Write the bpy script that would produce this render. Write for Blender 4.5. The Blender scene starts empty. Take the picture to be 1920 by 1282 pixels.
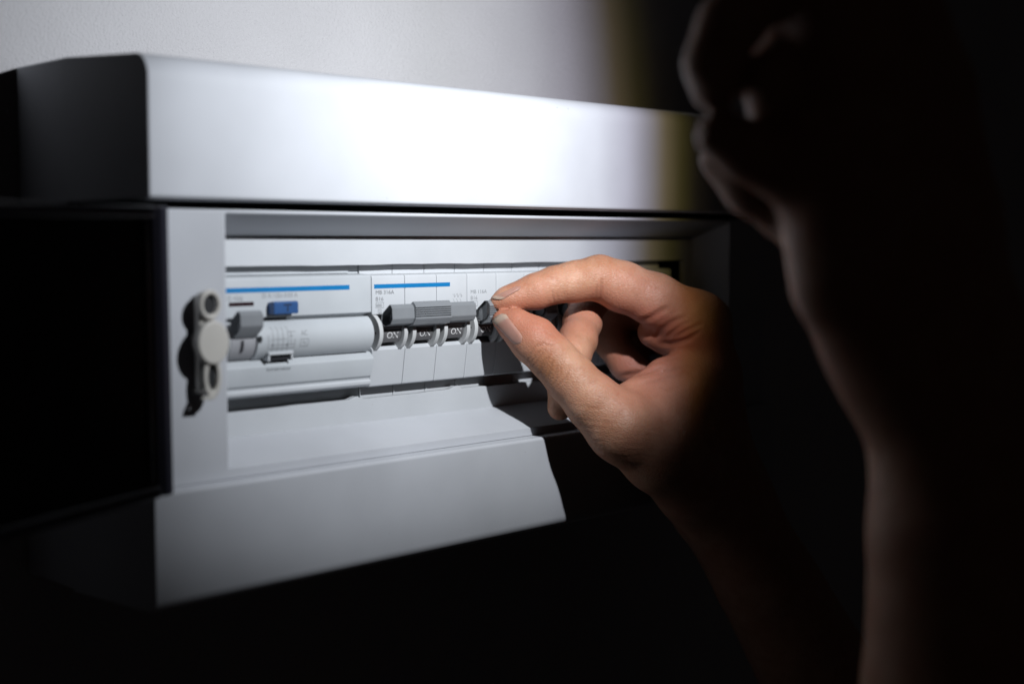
import bpy, bmesh, math, random
import numpy as np
from mathutils import Matrix, Vector

random.seed(7)
scene = bpy.context.scene
COL = scene.collection
MM = 0.001

# ------------------------------------------------------------------ camera
F_PX = 2667.0                                    # 50 mm lens on a 36 mm sensor, in 1920-pixel units
TH, PITCH = math.radians(46.4), math.radians(3.99)
FW = np.array([math.sin(TH) * math.cos(PITCH), math.cos(TH) * math.cos(PITCH), -math.sin(PITCH)])
RT = np.array([math.cos(TH), -math.sin(TH), 0.0])
UP = np.cross(RT, FW)
CAM = np.array([-0.37175, -0.43116, 0.01908])

def ray(x, y):
    return FW + RT * ((x - 960) / F_PX) - UP * ((y - 641) / F_PX)

def D(x, y, z):                                  # point at a distance z from the lens
    return CAM + ray(x, y) * z

cam_d = bpy.data.cameras.new('camera')
cam = bpy.data.objects.new('camera', cam_d)
COL.objects.link(cam)
cam_d.sensor_width = 36.0
cam_d.sensor_fit = 'HORIZONTAL'
cam_d.lens = 50.0
cam_d.clip_start = 0.01
cam_d.clip_end = 50
m3 = Matrix(((RT[0], UP[0], -FW[0]), (RT[1], UP[1], -FW[1]), (RT[2], UP[2], -FW[2])))
cam.matrix_world = Matrix.Translation(Vector(CAM)) @ m3.to_4x4()
cam_d.dof.use_dof = True
cam_d.dof.focus_distance = 0.597
cam_d.dof.aperture_fstop = 4.8
cam_d.dof.aperture_blades = 9
scene.camera = cam

# ------------------------------------------------------------------ world and light
world = bpy.data.worlds.new('World')
scene.world = world
world.use_nodes = True
wbg = world.node_tree.nodes['Background']
wbg.inputs[0].default_value = (1.0, 0.86, 0.88, 1)
wbg.inputs[1].default_value = 0.0028

LAMP = np.array([-0.007, -0.215, 0.126])
AIM = np.array([0.0, 1.0, 0.0])
LAMP_W = 2.65

scene.view_settings.view_transform = 'Standard'
scene.view_settings.look = 'None'
scene.view_settings.exposure = 0.0
scene.view_settings.gamma = 1.0
scene.view_settings.use_curve_mapping = False
scene.cycles.max_bounces = 8
scene.cycles.diffuse_bounces = 1
scene.cycles.use_denoising = True
scene.cycles.sample_clamp_indirect = 4.0

lamp_d = bpy.data.lights.new('torch_beam', 'SPOT')
lamp_d.energy = LAMP_W
lamp_d.shadow_soft_size = 0.0035
lamp_d.spot_size = math.radians(140)
lamp_d.spot_blend = 0.15
lamp_d.use_nodes = True
lt = lamp_d.node_tree
LK = lt.links.new
em = lt.nodes['Emission']
tc = lt.nodes.new('ShaderNodeTexCoord')
sep = lt.nodes.new('ShaderNodeSeparateXYZ')
LK(tc.outputs['Normal'], sep.inputs[0])
def lmath(op, a, b=None):
    n = lt.nodes.new('ShaderNodeMath'); n.operation = op
    for i, v in enumerate((a, b)):
        if v is None: continue
        if isinstance(v, (int, float)): n.inputs[i].default_value = v
        else: LK(v, n.inputs[i])
    return n.outputs[0]
def lrange(v, a, b, lo=0.0, hi=1.0):
    n = lt.nodes.new('ShaderNodeMapRange'); n.interpolation_type = 'SMOOTHSTEP'
    for i, q in enumerate((a, b, lo, hi)): n.inputs[1 + i].default_value = q
    LK(v, n.inputs[0]); return n.outputs[0]
depth = lmath('MAXIMUM', lmath('ABSOLUTE', sep.outputs[2]), 0.02)
bs = lmath('DIVIDE', sep.outputs[0], depth)       # beam coordinates: sideways and upwards over forwards
bt = lmath('DIVIDE', sep.outputs[1], depth)
rp = lt.nodes.new('ShaderNodeValToRGB')           # the torch's shaded side has a coloured rim
tc_ = lmath('MAXIMUM', lmath('ADD', bt, 0.34), 0.0)
bse = lmath('ADD', bs, lmath('MULTIPLY', lmath('MULTIPLY', tc_, tc_), 0.22))   # the rim is slightly curved
LK(lmath('DIVIDE', lmath('ADD', bse, 1.0), 2.4), rp.inputs[0])
els = rp.color_ramp.elements
def rpos(v): return (v + 1.0) / 2.4
els[0].position = 0.0; els[0].color = (0.90, 0.94, 1.0, 1)
els[1].position = 1.0; els[1].color = (0, 0, 0, 1)
for v, c in ((0.40, (0.95, 0.975, 1.0)), (0.62, (0.93, 0.94, 1.0)), (0.73, (0.70, 0.68, 0.76)), (0.80, (0.42, 0.39, 0.42)), (0.87, (0.21, 0.160, 0.085)),
             (0.935, (0.07, 0.056, 0.014)), (1.0, (0.016, 0.012, 0.006)), (1.08, (0.001, 0.001, 0.001))):
    e = els.new(rpos(v)); e.color = (*c, 1)
LK(rp.outputs[0], em.inputs[0])
ds, dt_ = lmath('SUBTRACT', bs, 0.42), lmath('SUBTRACT', bt, -0.36)
rad = lmath('SQRT', lmath('ADD', lmath('MULTIPLY', ds, ds), lmath('MULTIPLY', dt_, dt_)))
hot = lrange(rad, 0.0, 1.20, 1.55, 0.64)           # hot spot of the reflector
low = lrange(bt, -1.46, -1.05, 0.0, 1.0)         # lower rim of the beam
es, et = lmath('SUBTRACT', bs, 0.24), lmath('ADD', bt, 0.50)
rim = lmath('SQRT', lmath('ADD', lmath('MULTIPLY', es, es), lmath('MULTIPLY', et, et)))
left = lmath('MULTIPLY', lrange(bs, -0.62, -0.56, 0.0, 1.0), lrange(rim, 0.70, 1.14, 1.0, 0.05))           # left rim
LK(lmath('MAXIMUM', lmath('MULTIPLY', lmath('MULTIPLY', hot, low), left), 0.003), em.inputs[1])   # with a trace of spill
lamp = bpy.data.objects.new('torch_beam', lamp_d)
COL.objects.link(lamp)
lamp.location = LAMP
lamp.rotation_euler = (math.radians(90), 0, 0)

# ------------------------------------------------------------------ materials
def mat(name, col, rough=0.5, spec=0.5, noise=0.0, nscale=200.0, bump=0.0, bscale=400.0, detail=3.0, trans=0.0, dirt=0.0):
    m = bpy.data.materials.new(name)
    m.use_nodes = True
    nt = m.node_tree
    b = nt.nodes['Principled BSDF']
    b.inputs['Base Color'].default_value = (*col, 1)
    b.inputs['Roughness'].default_value = rough
    b.inputs['Specular IOR Level'].default_value = spec
    b.inputs['Transmission Weight'].default_value = trans
    co = nt.nodes.new('ShaderNodeTexCoord')
    if noise or dirt:
        n = nt.nodes.new('ShaderNodeTexNoise')
        n.inputs['Scale'].default_value = nscale
        n.inputs['Detail'].default_value = detail
        nt.links.new(co.outputs['Object'], n.inputs['Vector'])
        r = nt.nodes.new('ShaderNodeMapRange')
        r.inputs['From Min'].default_value = 0.3; r.inputs['From Max'].default_value = 0.7
        r.inputs['To Min'].default_value = 1 - noise; r.inputs['To Max'].default_value = 1 + noise * 0.4
        nt.links.new(n.outputs[0], r.inputs[0])
        mx = nt.nodes.new('ShaderNodeMix'); mx.data_type = 'RGBA'; mx.blend_type = 'MULTIPLY'
        mx.inputs[0].default_value = 1.0
        mx.inputs[6].default_value = (*col, 1)
        nt.links.new(r.outputs[0], mx.inputs[7])
        out = mx.outputs[2]
        if dirt:                                  # small specks of grime
            n2 = nt.nodes.new('ShaderNodeTexNoise')
            n2.inputs['Scale'].default_value = 520; n2.inputs['Detail'].default_value = 2
            nt.links.new(co.outputs['Object'], n2.inputs['Vector'])
            r2 = nt.nodes.new('ShaderNodeMapRange')
            r2.inputs['From Min'].default_value = 0.74; r2.inputs['From Max'].default_value = 0.82
            r2.inputs['To Min'].default_value = 0; r2.inputs['To Max'].default_value = dirt
            nt.links.new(n2.outputs[0], r2.inputs[0])
            m2 = nt.nodes.new('ShaderNodeMix'); m2.data_type = 'RGBA'
            nt.links.new(r2.outputs[0], m2.inputs[0])
            nt.links.new(out, m2.inputs[6])
            m2.inputs[7].default_value = (0.16, 0.13, 0.11, 1)
            out = m2.outputs[2]
        nt.links.new(out, b.inputs['Base Color'])
        rr = nt.nodes.new('ShaderNodeMapRange')
        rr.inputs['To Min'].default_value = rough * 0.85; rr.inputs['To Max'].default_value = min(1, rough * 1.2)
        nt.links.new(n.outputs[0], rr.inputs[0])
        nt.links.new(rr.outputs[0], b.inputs['Roughness'])
    if bump:
        n3 = nt.nodes.new('ShaderNodeTexNoise')
        n3.inputs['Scale'].default_value = bscale
        n3.inputs['Detail'].default_value = 4
        nt.links.new(co.outputs['Object'], n3.inputs['Vector'])
        bp = nt.nodes.new('ShaderNodeBump')
        bp.inputs['Strength'].default_value = 1.0
        bp.inputs['Distance'].default_value = bump
        nt.links.new(n3.outputs[0], bp.inputs['Height'])
        nt.links.new(bp.outputs[0], b.inputs['Normal'])
    return m

M = {
    'wall': mat('wall_paint', (0.655, 0.65, 0.675), 0.85, 0.25, 0.08, 14, 0.0007, 900),
    'shell': mat('white_plastic', (0.60, 0.62, 0.665), 0.55, 0.28, 0.09, 22, 0.00003, 900, dirt=0.3),
    'inner': mat('inner_white_plastic', (0.60, 0.625, 0.66), 0.45, 0.5, 0.05, 40, 0.00003, 700, dirt=0.35),
    'mcb': mat('device_plastic', (0.60, 0.625, 0.66), 0.42, 0.5, 0.04, 60, 0.00002, 900, dirt=0.22),
    'rcd': mat('device_plastic_grey', (0.54, 0.572, 0.605), 0.42, 0.5, 0.06, 45, 0.00002, 900, dirt=0.3),
    'disc': mat('disc_plastic', (0.58, 0.59, 0.60), 0.4, 0.5, 0.05, 90),
    'dark': mat('painted_shade', (0.02, 0.019, 0.018), 0.7),
    'toggle': mat('toggle_grey', (0.25, 0.265, 0.285), 0.34, 0.5, 0.06, 150, 0.00002, 1200),
    'toggle_dark': mat('toggle_dark_grey', (0.03, 0.032, 0.035), 0.38, 0.5, 0.06, 150),
    'drum': mat('drum_grey', (0.13, 0.128, 0.135), 0.42, 0.5, 0.15, 120),
    'drum_light': mat('drum_light_grey', (0.38, 0.385, 0.41), 0.45, 0.4, 0.08, 120),
    'blue': mat('stripe_blue', (0.006, 0.20, 0.50), 0.4, 0.4, 0.05, 200),
    'button': mat('button_blue', (0.04, 0.11, 0.29), 0.35, 0.5, 0.06, 150),
    'ink': mat('print_grey', (0.15, 0.155, 0.17), 0.6, 0.3),
    'ink_faint': mat('print_pale_grey', (0.27, 0.28, 0.30), 0.6, 0.3),
    'ink_dark': mat('print_black', (0.02, 0.02, 0.025), 0.6, 0.3),
    'ink_white': mat('print_white', (0.85, 0.85, 0.86), 0.6, 0.3),
    'red': mat('red_window', (0.022, 0.004, 0.007), 0.25, 0.6),
    'latch': mat('latch_beige', (0.60, 0.58, 0.54), 0.42, 0.5, 0.08, 90, 0.00003, 500),
    'metal': mat('metal', (0.5, 0.5, 0.5), 0.3, 0.6),
    'door': mat('smoked_plastic', (0.006, 0.006, 0.009), 0.16, 0.5, 0.1, 40, trans=0.25),
    'door_rim': mat('smoked_rim_sheen', (0.035, 0.035, 0.05), 0.22, 0.5, 0.1, 40),  # rim colour lifted to paint in its highlights and reflections
    'torch': mat('torch_black', (0.012, 0.012, 0.013), 0.4, 0.5, 0.1, 90, 0.00005, 700),
    'glass': mat('torch_lens', (0.6, 0.6, 0.62), 0.2, 0.5, trans=0.6),
}

# ------------------------------------------------------------------ helpers
def link(o, parent=None):
    COL.objects.link(o)
    if parent is not None:
        o.parent = parent
    return o

def thing(name, label, cat, loc=(0, 0, 0), group=None):
    o = bpy.data.objects.new(name, None)
    o.empty_display_size = 0.01
    o.location = loc
    link(o)
    o['label'] = label; o['category'] = cat
    if group: o['group'] = group
    return o

def finish(o, bevel=0.0, seg=2, ang=35):
    me = o.data
    for p in me.polygons: p.use_smooth = True
    me.set_sharp_from_angle(angle=math.radians(ang))
    if bevel:
        b = o.modifiers.new('bevel', 'BEVEL')
        b.width = bevel * MM; b.segments = seg; b.limit_method = 'ANGLE'
        b.angle_limit = math.radians(30); b.harden_normals = True
    return o

def from_bm(name, bm, m, parent=None, bevel=0.0, seg=2, ang=35):
    bmesh.ops.recalc_face_normals(bm, faces=bm.faces)
    me = bpy.data.meshes.new(name)
    bm.to_mesh(me); bm.free()
    if m is not None: me.materials.append(M[m] if isinstance(m, str) else m)
    o = bpy.data.objects.new(name, me)
    link(o, parent)
    if parent is not None:                        # meshes are written in world mm; things sit at their base
        q = parent; off = Vector((0, 0, 0))
        while q is not None:
            if q.type == 'EMPTY': off += q.location
            q = q.parent
        me.transform(Matrix.Translation(-off))
    return finish(o, bevel, seg, ang)

def prism_bm(prof, x0, x1, recess=0.0, inset=1.0, bm=None):
    """closed (y, z) profile in mm, run along x; the low-x end may be hollow"""
    bm = bm or bmesh.new()
    a = [bm.verts.new((x0 * MM, y * MM, z * MM)) for y, z in prof]
    b = [bm.verts.new((x1 * MM, y * MM, z * MM)) for y, z in prof]
    n = len(prof)
    for i in range(n):
        bm.faces.new((a[i], a[(i + 1) % n], b[(i + 1) % n], b[i]))
    fa = bm.faces.new(a); bm.faces.new(b)
    if recess:
        bmesh.ops.recalc_face_normals(bm, faces=bm.faces)
        bmesh.ops.inset_region(bm, faces=[fa], thickness=inset * MM, use_even_offset=True)
        for v in fa.verts: v.co.x += recess * MM
    return bm

def prism(name, prof, x0, x1, m, parent, bevel=0.2, recess=0.0, inset=1.0, ang=35, seg=2):
    return from_bm(name, prism_bm(prof, x0, x1, recess, inset), m, parent, bevel, seg, ang)

def box_bm(x0, x1, y0, y1, z0, z1, bm=None):
    bm = bm or bmesh.new()
    v = [bm.verts.new((x * MM, y * MM, z * MM)) for x in (x0, x1) for y in (y0, y1) for z in (z0, z1)]
    for f in ((0, 1, 3, 2), (4, 6, 7, 5), (0, 4, 5, 1), (2, 3, 7, 6), (0, 2, 6, 4), (1, 5, 7, 3)):
        bm.faces.new([v[i] for i in f])
    return bm

def box(name, x0, x1, y0, y1, z0, z1, m, parent, bevel=0.2, seg=2):
    return from_bm(name, box_bm(x0, x1, y0, y1, z0, z1), m, parent, bevel, seg)

def plate(name, outline, y0, y1, m, parent, bevel=0.2, seg=2, hole=None):
    """outline in (x, z) mm, standing between two depths; an optional hole of the same number of points"""
    bm = bmesh.new()
    def loop(pts, y): return [bm.verts.new((x * MM, y * MM, z * MM)) for x, z in pts]
    o0, o1 = loop(outline, y0), loop(outline, y1)
    n = len(outline)
    for i in range(n):
        bm.faces.new((o0[i], o0[(i + 1) % n], o1[(i + 1) % n], o1[i]))
    if hole is None:
        bm.faces.new(o0); bm.faces.new(o1)
    else:
        h0, h1 = loop(hole, y0), loop(hole, y1)
        for i in range(n):
            j = (i + 1) % n
            bm.faces.new((h0[i], h1[i], h1[j], h0[j]))
            bm.faces.new((o0[i], h0[i], h0[j], o0[j]))
            bm.faces.new((o1[i], o1[j], h1[j], h1[i]))
    return from_bm(name, bm, m, parent, bevel, seg)

def circ(cx, cz, r, n=40, rz=None):
    rz = rz or r
    return [(cx + r * math.cos(2 * math.pi * i / n), cz + rz * math.sin(2 * math.pi * i / n)) for i in range(n)]

def arc(cy, cz, r, a0, a1, n):
    """points (y, z) on an arc, angle from -y axis (towards the viewer) upwards, degrees"""
    out = []
    for i in range(n + 1):
        t = math.radians(a0 + (a1 - a0) * i / n)
        out.append((cy - r * math.cos(t), cz + r * math.sin(t)))
    return out

def lettering(name, text, x, z, size, m, parent, y=-0.04, xs=1.0, thin=0.0, surf=None, rot=0.0):
    """flat print: the left end of the baseline at (x, z) mm; surf(z) gives the depth under it"""
    cu = bpy.data.curves.new(name, 'FONT')
    cu.body = text; cu.size = size; cu.offset = thin * size; cu.resolution_u = 3
    o = bpy.data.objects.new(name, cu); COL.objects.link(o)
    dg = bpy.context.evaluated_depsgraph_get()
    me = bpy.data.meshes.new_from_object(o.evaluated_get(dg))
    bpy.data.objects.remove(o)
    off = Vector((0, 0, 0)); q = parent
    while q is not None:
        if q.type == 'EMPTY': off += q.location
        q = q.parent
    for v in me.vertices:
        tx, tz = v.co.x * xs, v.co.y
        tx, tz = tx * math.cos(rot) - tz * math.sin(rot), tx * math.sin(rot) + tz * math.cos(rot)
        X, Z = x + tx, z + tz
        Yv = (surf(Z) if surf else 0.0) + y
        v.co = Vector((X * MM, Yv * MM, Z * MM)) - off
    me.materials.clear(); me.materials.append(M[m])
    ob = bpy.data.objects.new(name, me)
    return link(ob, parent)

def strokes(name, segs, w, m, parent, y=-0.04, surf=None):
    """flat printed line work: list of ((x, z), (x, z))"""
    bm = bmesh.new()
    for (x0, z0), (x1, z1) in segs:
        dx, dz = x1 - x0, z1 - z0
        l = math.hypot(dx, dz) or 1
        nx, nz = -dz / l * w / 2, dx / l * w / 2
        k = max(1, int(abs(dz) / 0.6)) if surf else 1
        prev = None
        for i in range(k + 1):
            t = i / k
            px, pz = x0 + dx * t, z0 + dz * t
            a, b = (px + nx, pz + nz), (px - nx, pz - nz)
            cur = [bm.verts.new((q[0] * MM, ((surf(q[1]) if surf else 0) + y) * MM, q[1] * MM)) for q in (a, b)]
            if prev: bm.faces.new((prev[0], prev[1], cur[1], cur[0]))
            prev = cur
    return from_bm(name, bm, m, parent)

# ------------------------------------------------------------------ the wall
bm = box_bm(-900, 1600, 68.0, 98.0, -900, 900)
wall = from_bm('wall', bm, 'wall')
wall['kind'] = 'structure'

# ------------------------------------------------------------------ the distribution board
XL, XR = -114.5, 257.0
board = thing('distribution_board', 'white plastic distribution board mounted on the wall with its door swung open', 'fuse box', (0.071, 0.068, -0.105))
prism('back_box', [(32.6, -106.2), (67.8, -105.6), (67.8, 83.6), (32.6, 84.2)], XL + 0.9, XR - 0.9, 'shell', board, 1.0)
# top bar of the cover, front edge rolled over
top = [(32, 33.4), (-20.8, 33.4), (-22, 34.4)] + [(-22, 72.0)] + [(-14 - 8 * math.cos(math.radians(a)), 73.3 + 8.2 * math.sin(math.radians(a))) for a in range(10, 91, 10)] + [(32, 84.0)]
prism('top_panel', top, XL, XR, 'shell', board, 1.2, seg=3)
bot = [(32, -65.0), (32, -106.5), (-14, -105.4)] + [(-17 - 5 * math.cos(math.radians(a)), -100.2 - 5 * math.sin(math.radians(a))) for a in range(80, -1, -10)] + [(-22, -65.2), (-21.4, -64.3), (-15, -64.0), (-15, -65.0)]
prism('bottom_panel', bot, XL, XR, 'shell', board, 0.5, seg=2)

def ring_frame(name, loops, m, parent, bevel):
    bm = bmesh.new()
    vs = [[bm.verts.new((x * MM, y * MM, z * MM)) for x, y, z in lp] for lp in loops]
    for a, b in zip(vs, vs[1:]):
        for i in range(4):
            bm.faces.new((a[i], a[(i + 1) % 4], b[(i + 1) % 4], b[i]))
    return from_bm(name, bm, m, parent, bevel, 3)

def rect(x0, x1, z0, z1, y): return [(x0, y, z0), (x1, y, z0), (x1, y, z1), (x0, y, z1)]
ring_frame('front_frame', [rect(-112.5, 255.0, -63.9, 30.6, 31), rect(-112.5, 255.0, -63.9, 30.6, -16), rect(-80.6, 223, -60.6, 29.4, -16),
                           rect(-73.6, 217, -52.7, 21.7, 2.6), rect(-73.6, 217, -52.7, 21.7, 5.0)], 'shell', board, 0.7)
# dark block that paints the shade in the groove behind the top lip
box('lip_groove_shade', XL + 3, XR - 3, -6, 30, 30.62, 33.3, 'dark', board, 0)
# inner cover: a plate with the device window cut into it, the cut left a little rough
def cover_bm():
    bm = bmesh.new()
    x0, x1, z0, z1 = -75.5, 218.5, -54.4, 24.4
    wx0, wx1, wz0, wz1 = -72.6, 210.6, -43.4, 10.2
    n = 72
    xs = [wx0 + (wx1 - wx0) * i / n for i in range(n + 1)]
    rnd = random.Random(3)
    teeth = {17: 1.1, 31: 1.3, 58: 1.0}
    def zt(i): return wz1 + 0.10 * math.sin(i * 0.9) * rnd.random() + 0.10 * math.sin(i * 0.31)
    def zb(i): return wz0 + 0.08 * rnd.random() + (0.22 if (i // 9) % 2 else 0.0) + teeth.get(i, 0)
    T = [zt(i) for i in range(n + 1)]; B = [zb(i) for i in range(n + 1)]
    for y in (3.0, 6.0):
        pass
        def q(*p):
            vs = [bm.verts.new((a * MM, y * MM, b * MM)) for a, b in p]
            bm.faces.new(vs)
        for i in range(n):
            q((xs[i], T[i]), (xs[i + 1], T[i + 1]), (xs[i + 1], z1), (xs[i], z1))
            q((xs[i], z0), (xs[i + 1], z0), (xs[i + 1], B[i + 1]), (xs[i], B[i]))
        q((x0, z0), (wx0, z0), (wx0, B[0]), (x0, B[0])); q((x0, B[0]), (wx0, B[0]), (wx0, T[0]), (x0, T[0])); q((x0, T[0]), (wx0, T[0]), (wx0, z1), (x0, z1))
        q((wx1, z0), (x1, z0), (x1, B[n]), (wx1, B[n])); q((wx1, B[n]), (x1, B[n]), (x1, T[n]), (wx1, T[n])); q((wx1, T[n]), (x1, T[n]), (x1, z1), (wx1, z1))
    for i in range(n):
        for P in (T, B):
            vs = [bm.verts.new(c) for c in ((xs[i] * MM, 3.0 * MM, P[i] * MM), (xs[i + 1] * MM, 3.0 * MM, P[i + 1] * MM), (xs[i + 1] * MM, 6.0 * MM, P[i + 1] * MM), (xs[i] * MM, 6.0 * MM, P[i] * MM))]
            bm.faces.new(vs)
    for x, i in ((wx0, 0), (wx1, n)):
        bm.faces.new([bm.verts.new(c) for c in ((x * MM, 3.0 * MM, B[i] * MM), (x * MM, 6.0 * MM, B[i] * MM), (x * MM, 6.0 * MM, T[i] * MM), (x * MM, 3.0 * MM, T[i] * MM))])
    bmesh.ops.remove_doubles(bm, verts=bm.verts, dist=1e-6)
    return bm
from_bm('inner_cover', cover_bm(), 'inner', board, 0.25)
# mounting rail that carries the devices
prism('rail', [(46, -34), (47.2, -34), (47.2, -28), (54, -28), (54, -6), (47.2, -6), (47.2, 0), (46, 0), (46, -7.2), (52.8, -7.2), (52.8, -26.8), (46, -26.8)], -100, 240, 'metal', board, 0)

# latch on the left flange
lx, yf = -91.5, -16.0
def capsule(cx, zt, zb, w, n=14):
    r = w / 2
    return [(cx + r * math.cos(math.pi * i / n), zt - r + r * math.sin(math.pi * i / n)) for i in range(n + 1)] + \
           [(cx - r * math.cos(math.pi * i / n), zb + r - r * math.sin(math.pi * i / n)) for i in range(n + 1)]
lp = plate('latch', capsule(lx - 0.4, 2.4, -33.0, 6.6), yf - 5.0, yf - 1.5, 'latch', board, 0.9, 3)
def ring_plate(name, cx, cz, ro, roz, ri, riz, y0, y1, m, parent, bevel, n=40):
    return plate(name, circ(cx, cz, ro, n, roz), y0, y1, m, parent, bevel, 3, hole=circ(cx, cz, ri, n, riz))
ring_plate('eyelet', lx - 0.2, -2.0, 4.4, 5.2, 2.8, 3.4, yf - 7.0, yf - 4.9, 'latch', lp, 0.8)
plate('key_socket_shade', circ(lx - 0.2, -2.0, 2.85, 24, 3.4), yf - 5.3, yf - 4.9, 'toggle_dark', lp, 0.1)  # dark disc painting the shade inside the eyelet's hole
plate('knob', circ(lx + 0.2, -15.0, 6.4, 48, 7.5), yf - 8.0, yf - 4.9, 'latch', lp, 0.8, 3)
plate('knob_stem', circ(lx + 0.2, -15.0, 4.2, 32, 4.8), yf - 1.6, yf + 0.5, 'latch', lp, 0.2)
ring_plate('tail', lx + 0.4, -26.6, 3.7, 7.6, 1.9, 4.8, yf - 6.8, yf - 4.9, 'latch', lp, 0.7)
plate('tail_slot_shade', circ(lx + 0.4, -26.6, 1.85, 24, 4.75), yf - 5.2, yf - 4.9, 'toggle_dark', lp, 0.05)  # dark plate painting the shade seen through the tail's slot
plate('pin', circ(lx - 2.6, -31.6, 0.85, 16), yf - 8.6, yf + 0.3, 'latch', lp, 0.3)
prism('spur', [(yf - 7.4, -33.0), (yf - 7.4, -34.4), (yf - 6.0, -34.6), (yf - 6.0, -33.0)], lx - 4.4, lx + 0.5, 'latch', lp, 0.2)

# smoked door, swung past flat and sagging on its hinges
door = bpy.data.objects.new('door', None)
def door_mesh(name, bmx, m, parent, bevel):
    A = Matrix.Translation((-0.1150, -0.0235, -0.0165)) @ Matrix.Rotation(math.radians(200.5), 4, 'Z') @ Matrix.Rotation(math.radians(0.4), 4, 'Y')
    bmx.transform(A)
    return from_bm(name, bmx, m, parent, bevel, 3)
# local: x along the door away from the hinge, y thickness, z height
dr = door_mesh('door', box_bm(5.0, 292, 2.6, 5.0, -43.5, 43.5), 'door', board, 0.5)
def frame_bar(n, *a): door_mesh(n, box_bm(*a), 'door_rim', dr, 0.9)
frame_bar('rim', -1.5, 3.0, -3.0, 6.2, -47.5, 47.5)
frame_bar('rim', 3.05, 4.9, 0.5, 5.4, -47.5, 47.5)
frame_bar('rim', 292.1, 297, -3.0, 6.2, -47.5, 47.5)
frame_bar('rim', 4.95, 292.05, -3.0, 6.2, 43.6, 47.5)
frame_bar('rim', 4.95, 292.05, -3.0, 6.2, -47.5, -43.6)
frame_bar('ridge', 9, 10.2, 5.05, 6.0, -42, 42)

# ------------------------------------------------------------------ the devices
PITCH_X = 17.8
CZ = -16.9

def module_profile(low=2.2):
    """body behind a module's switch drum: upper face, hollow for the drum, lower face leaning back"""
    return ([(46.0, 30), (7.7, 30), (7.7, 6.4), (1.0, 6.2), (0.25, 5.8), (0, 5.2), (0, -9.6), (1.2, -9.9)]
            + [(3.6, -11.0), (4.4, -14.0), (4.4, -20.0), (3.0, -21.2), (-0.1, -23.7), (0.0, -24.1), (low * 0.9, -37.6), (low, -38.4), (low + 0.8, -38.8), (7.7, -39.0), (7.7, -62), (46.0, -62)])

DISC = [(4.2, -8.4)] + arc(4.0, CZ, 8.2, 62, -62, 18) + [(4.2, -25.3)]
DISC = [(4.3, CZ + 7.2)] + arc(4.0, CZ, 8.2, 60.5, -60.5, 18) + [(4.3, CZ - 7.2)]
DRUM = [(4.2, CZ + 4.0)] + arc(4.0, CZ, 6.5, 55, -38, 12) + [(4.2, CZ - 4.0)]
def drum_y(z): return 4.0 - math.sqrt(max(0.1, 6.5 ** 2 - (z - CZ) ** 2))

TB = [(-7.3, -5.3), (-8.6, -6.7), (-8.9, -11.2), (-7.6, -13.3), (-3.6, -14.4), (-1.9, -12.9), (-2.3, -9.8), (-3.2, -8.6)]
def ribbed():
    p = [(-7.9, -4.5), (-9.4, -6.0)]
    z = -6.5
    for k in range(5):
        p += [(-9.65, z), (-9.65, z - 0.44), (-8.95, z - 0.50), (-8.95, z - 0.80)]
        z -= 0.86
    p += [(-9.65, z), (-9.6, -11.6), (-8.0, -13.9), (-3.6, -14.9), (-1.8, -13.0), (-2.2, -9.4), (-3.4, -7.6)]
    return p
RIB = ribbed()

class _Shared: pass
def pole(root, x, label_pieces=True):
    h = prism('pole_housing', module_profile(), x + 0.09, x + PITCH_X - 0.09, 'mcb', root, 0.35)
    for a, b in ((0.5, 2.5), (PITCH_X - 4.1, PITCH_X - 2.1)):
        d = prism('side_disc', DISC, x + a, x + b, 'disc', h, 0.22)
        plate_y(h, x + a, b - a)
    dr_ = prism('drum', DRUM, x + 2.9, x + PITCH_X - 4.5, 'drum', h, 0.15)
    if label_pieces:
        lettering('on_mark', 'ON', x + 5.6, CZ - 2.3, 3.6, 'ink_white', h, y=-0.05, xs=1.12, thin=-0.006, surf=drum_y)
    return h

def plate_y(parent, x, w):
    """the small pivot hole seen on the flank of a disc"""
    bm = bmesh.new()
    vs = [bm.verts.new(((x - 0.03) * MM, (-1.6 + 0.42 * math.cos(t)) * MM, (CZ + 0.5 * math.sin(t)) * MM)) for t in [2 * math.pi * i / 14 for i in range(14)]]
    bm.faces.new(vs)
    return from_bm('pivot_hole', bm, 'ink_dark', parent)

def empty_at(x, w): return ((x + w / 2) * MM, 0.046, -0.062)

# residual current device
RX0, RX1 = -71.5, -0.15
rcd = thing('residual_current_device', 'wide grey-white residual current device with a blue test button', 'circuit breaker', empty_at(RX0, RX1 - RX0))
prism('housing', [(46, 30), (8.2, 30), (8.2, 6.8), (1.0, 6.5), (0.2, 6.1), (0, 5.4), (0, -8.6), (2.6, -9.3), (2.8, -24.0), (1.0, -24.3), (-1.4, -26.6), (-1.5, -27.2),
                  (0.4, -34.0), (1.3, -34.5), (1.4, -35.5), (2.0, -38.2), (8.2, -39.2), (8.2, -62), (46, -62)], RX0, RX1, 'rcd', rcd, 0.4)
prism('shoulder', [(7.5, 29), (8.4, 29), (8.4, 7.0), (7.5, 7.0)], RX0 + 0.3, RX1 - 5.6, 'rcd', rcd, 0.1)
CYL = [(3.4, CZ + 6.9)] + arc(4.0, CZ, 8.1, 58, -62, 20) + [(3.4, CZ - 7.4)]
def cyl_y(z): return 4.0 - math.sqrt(max(0.1, 8.1 ** 2 - (z - CZ) ** 2))
prism('barrel', CYL, -58.6, -2.2, 'rcd', rcd, 0.3)
prism('barrel', CYL, RX0 + 0.4, -70.6, 'rcd', rcd, 0.2)
LIP = [(1.0, -34.9), (-0.6, -35.1), (-1.2, -35.8), (-1.15, -36.9), (-0.4, -37.6), (1.6, -37.9)]
prism('label_lip', LIP, RX0 + 0.3, RX1 - 1.6, 'mcb', rcd, 0.2)
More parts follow.
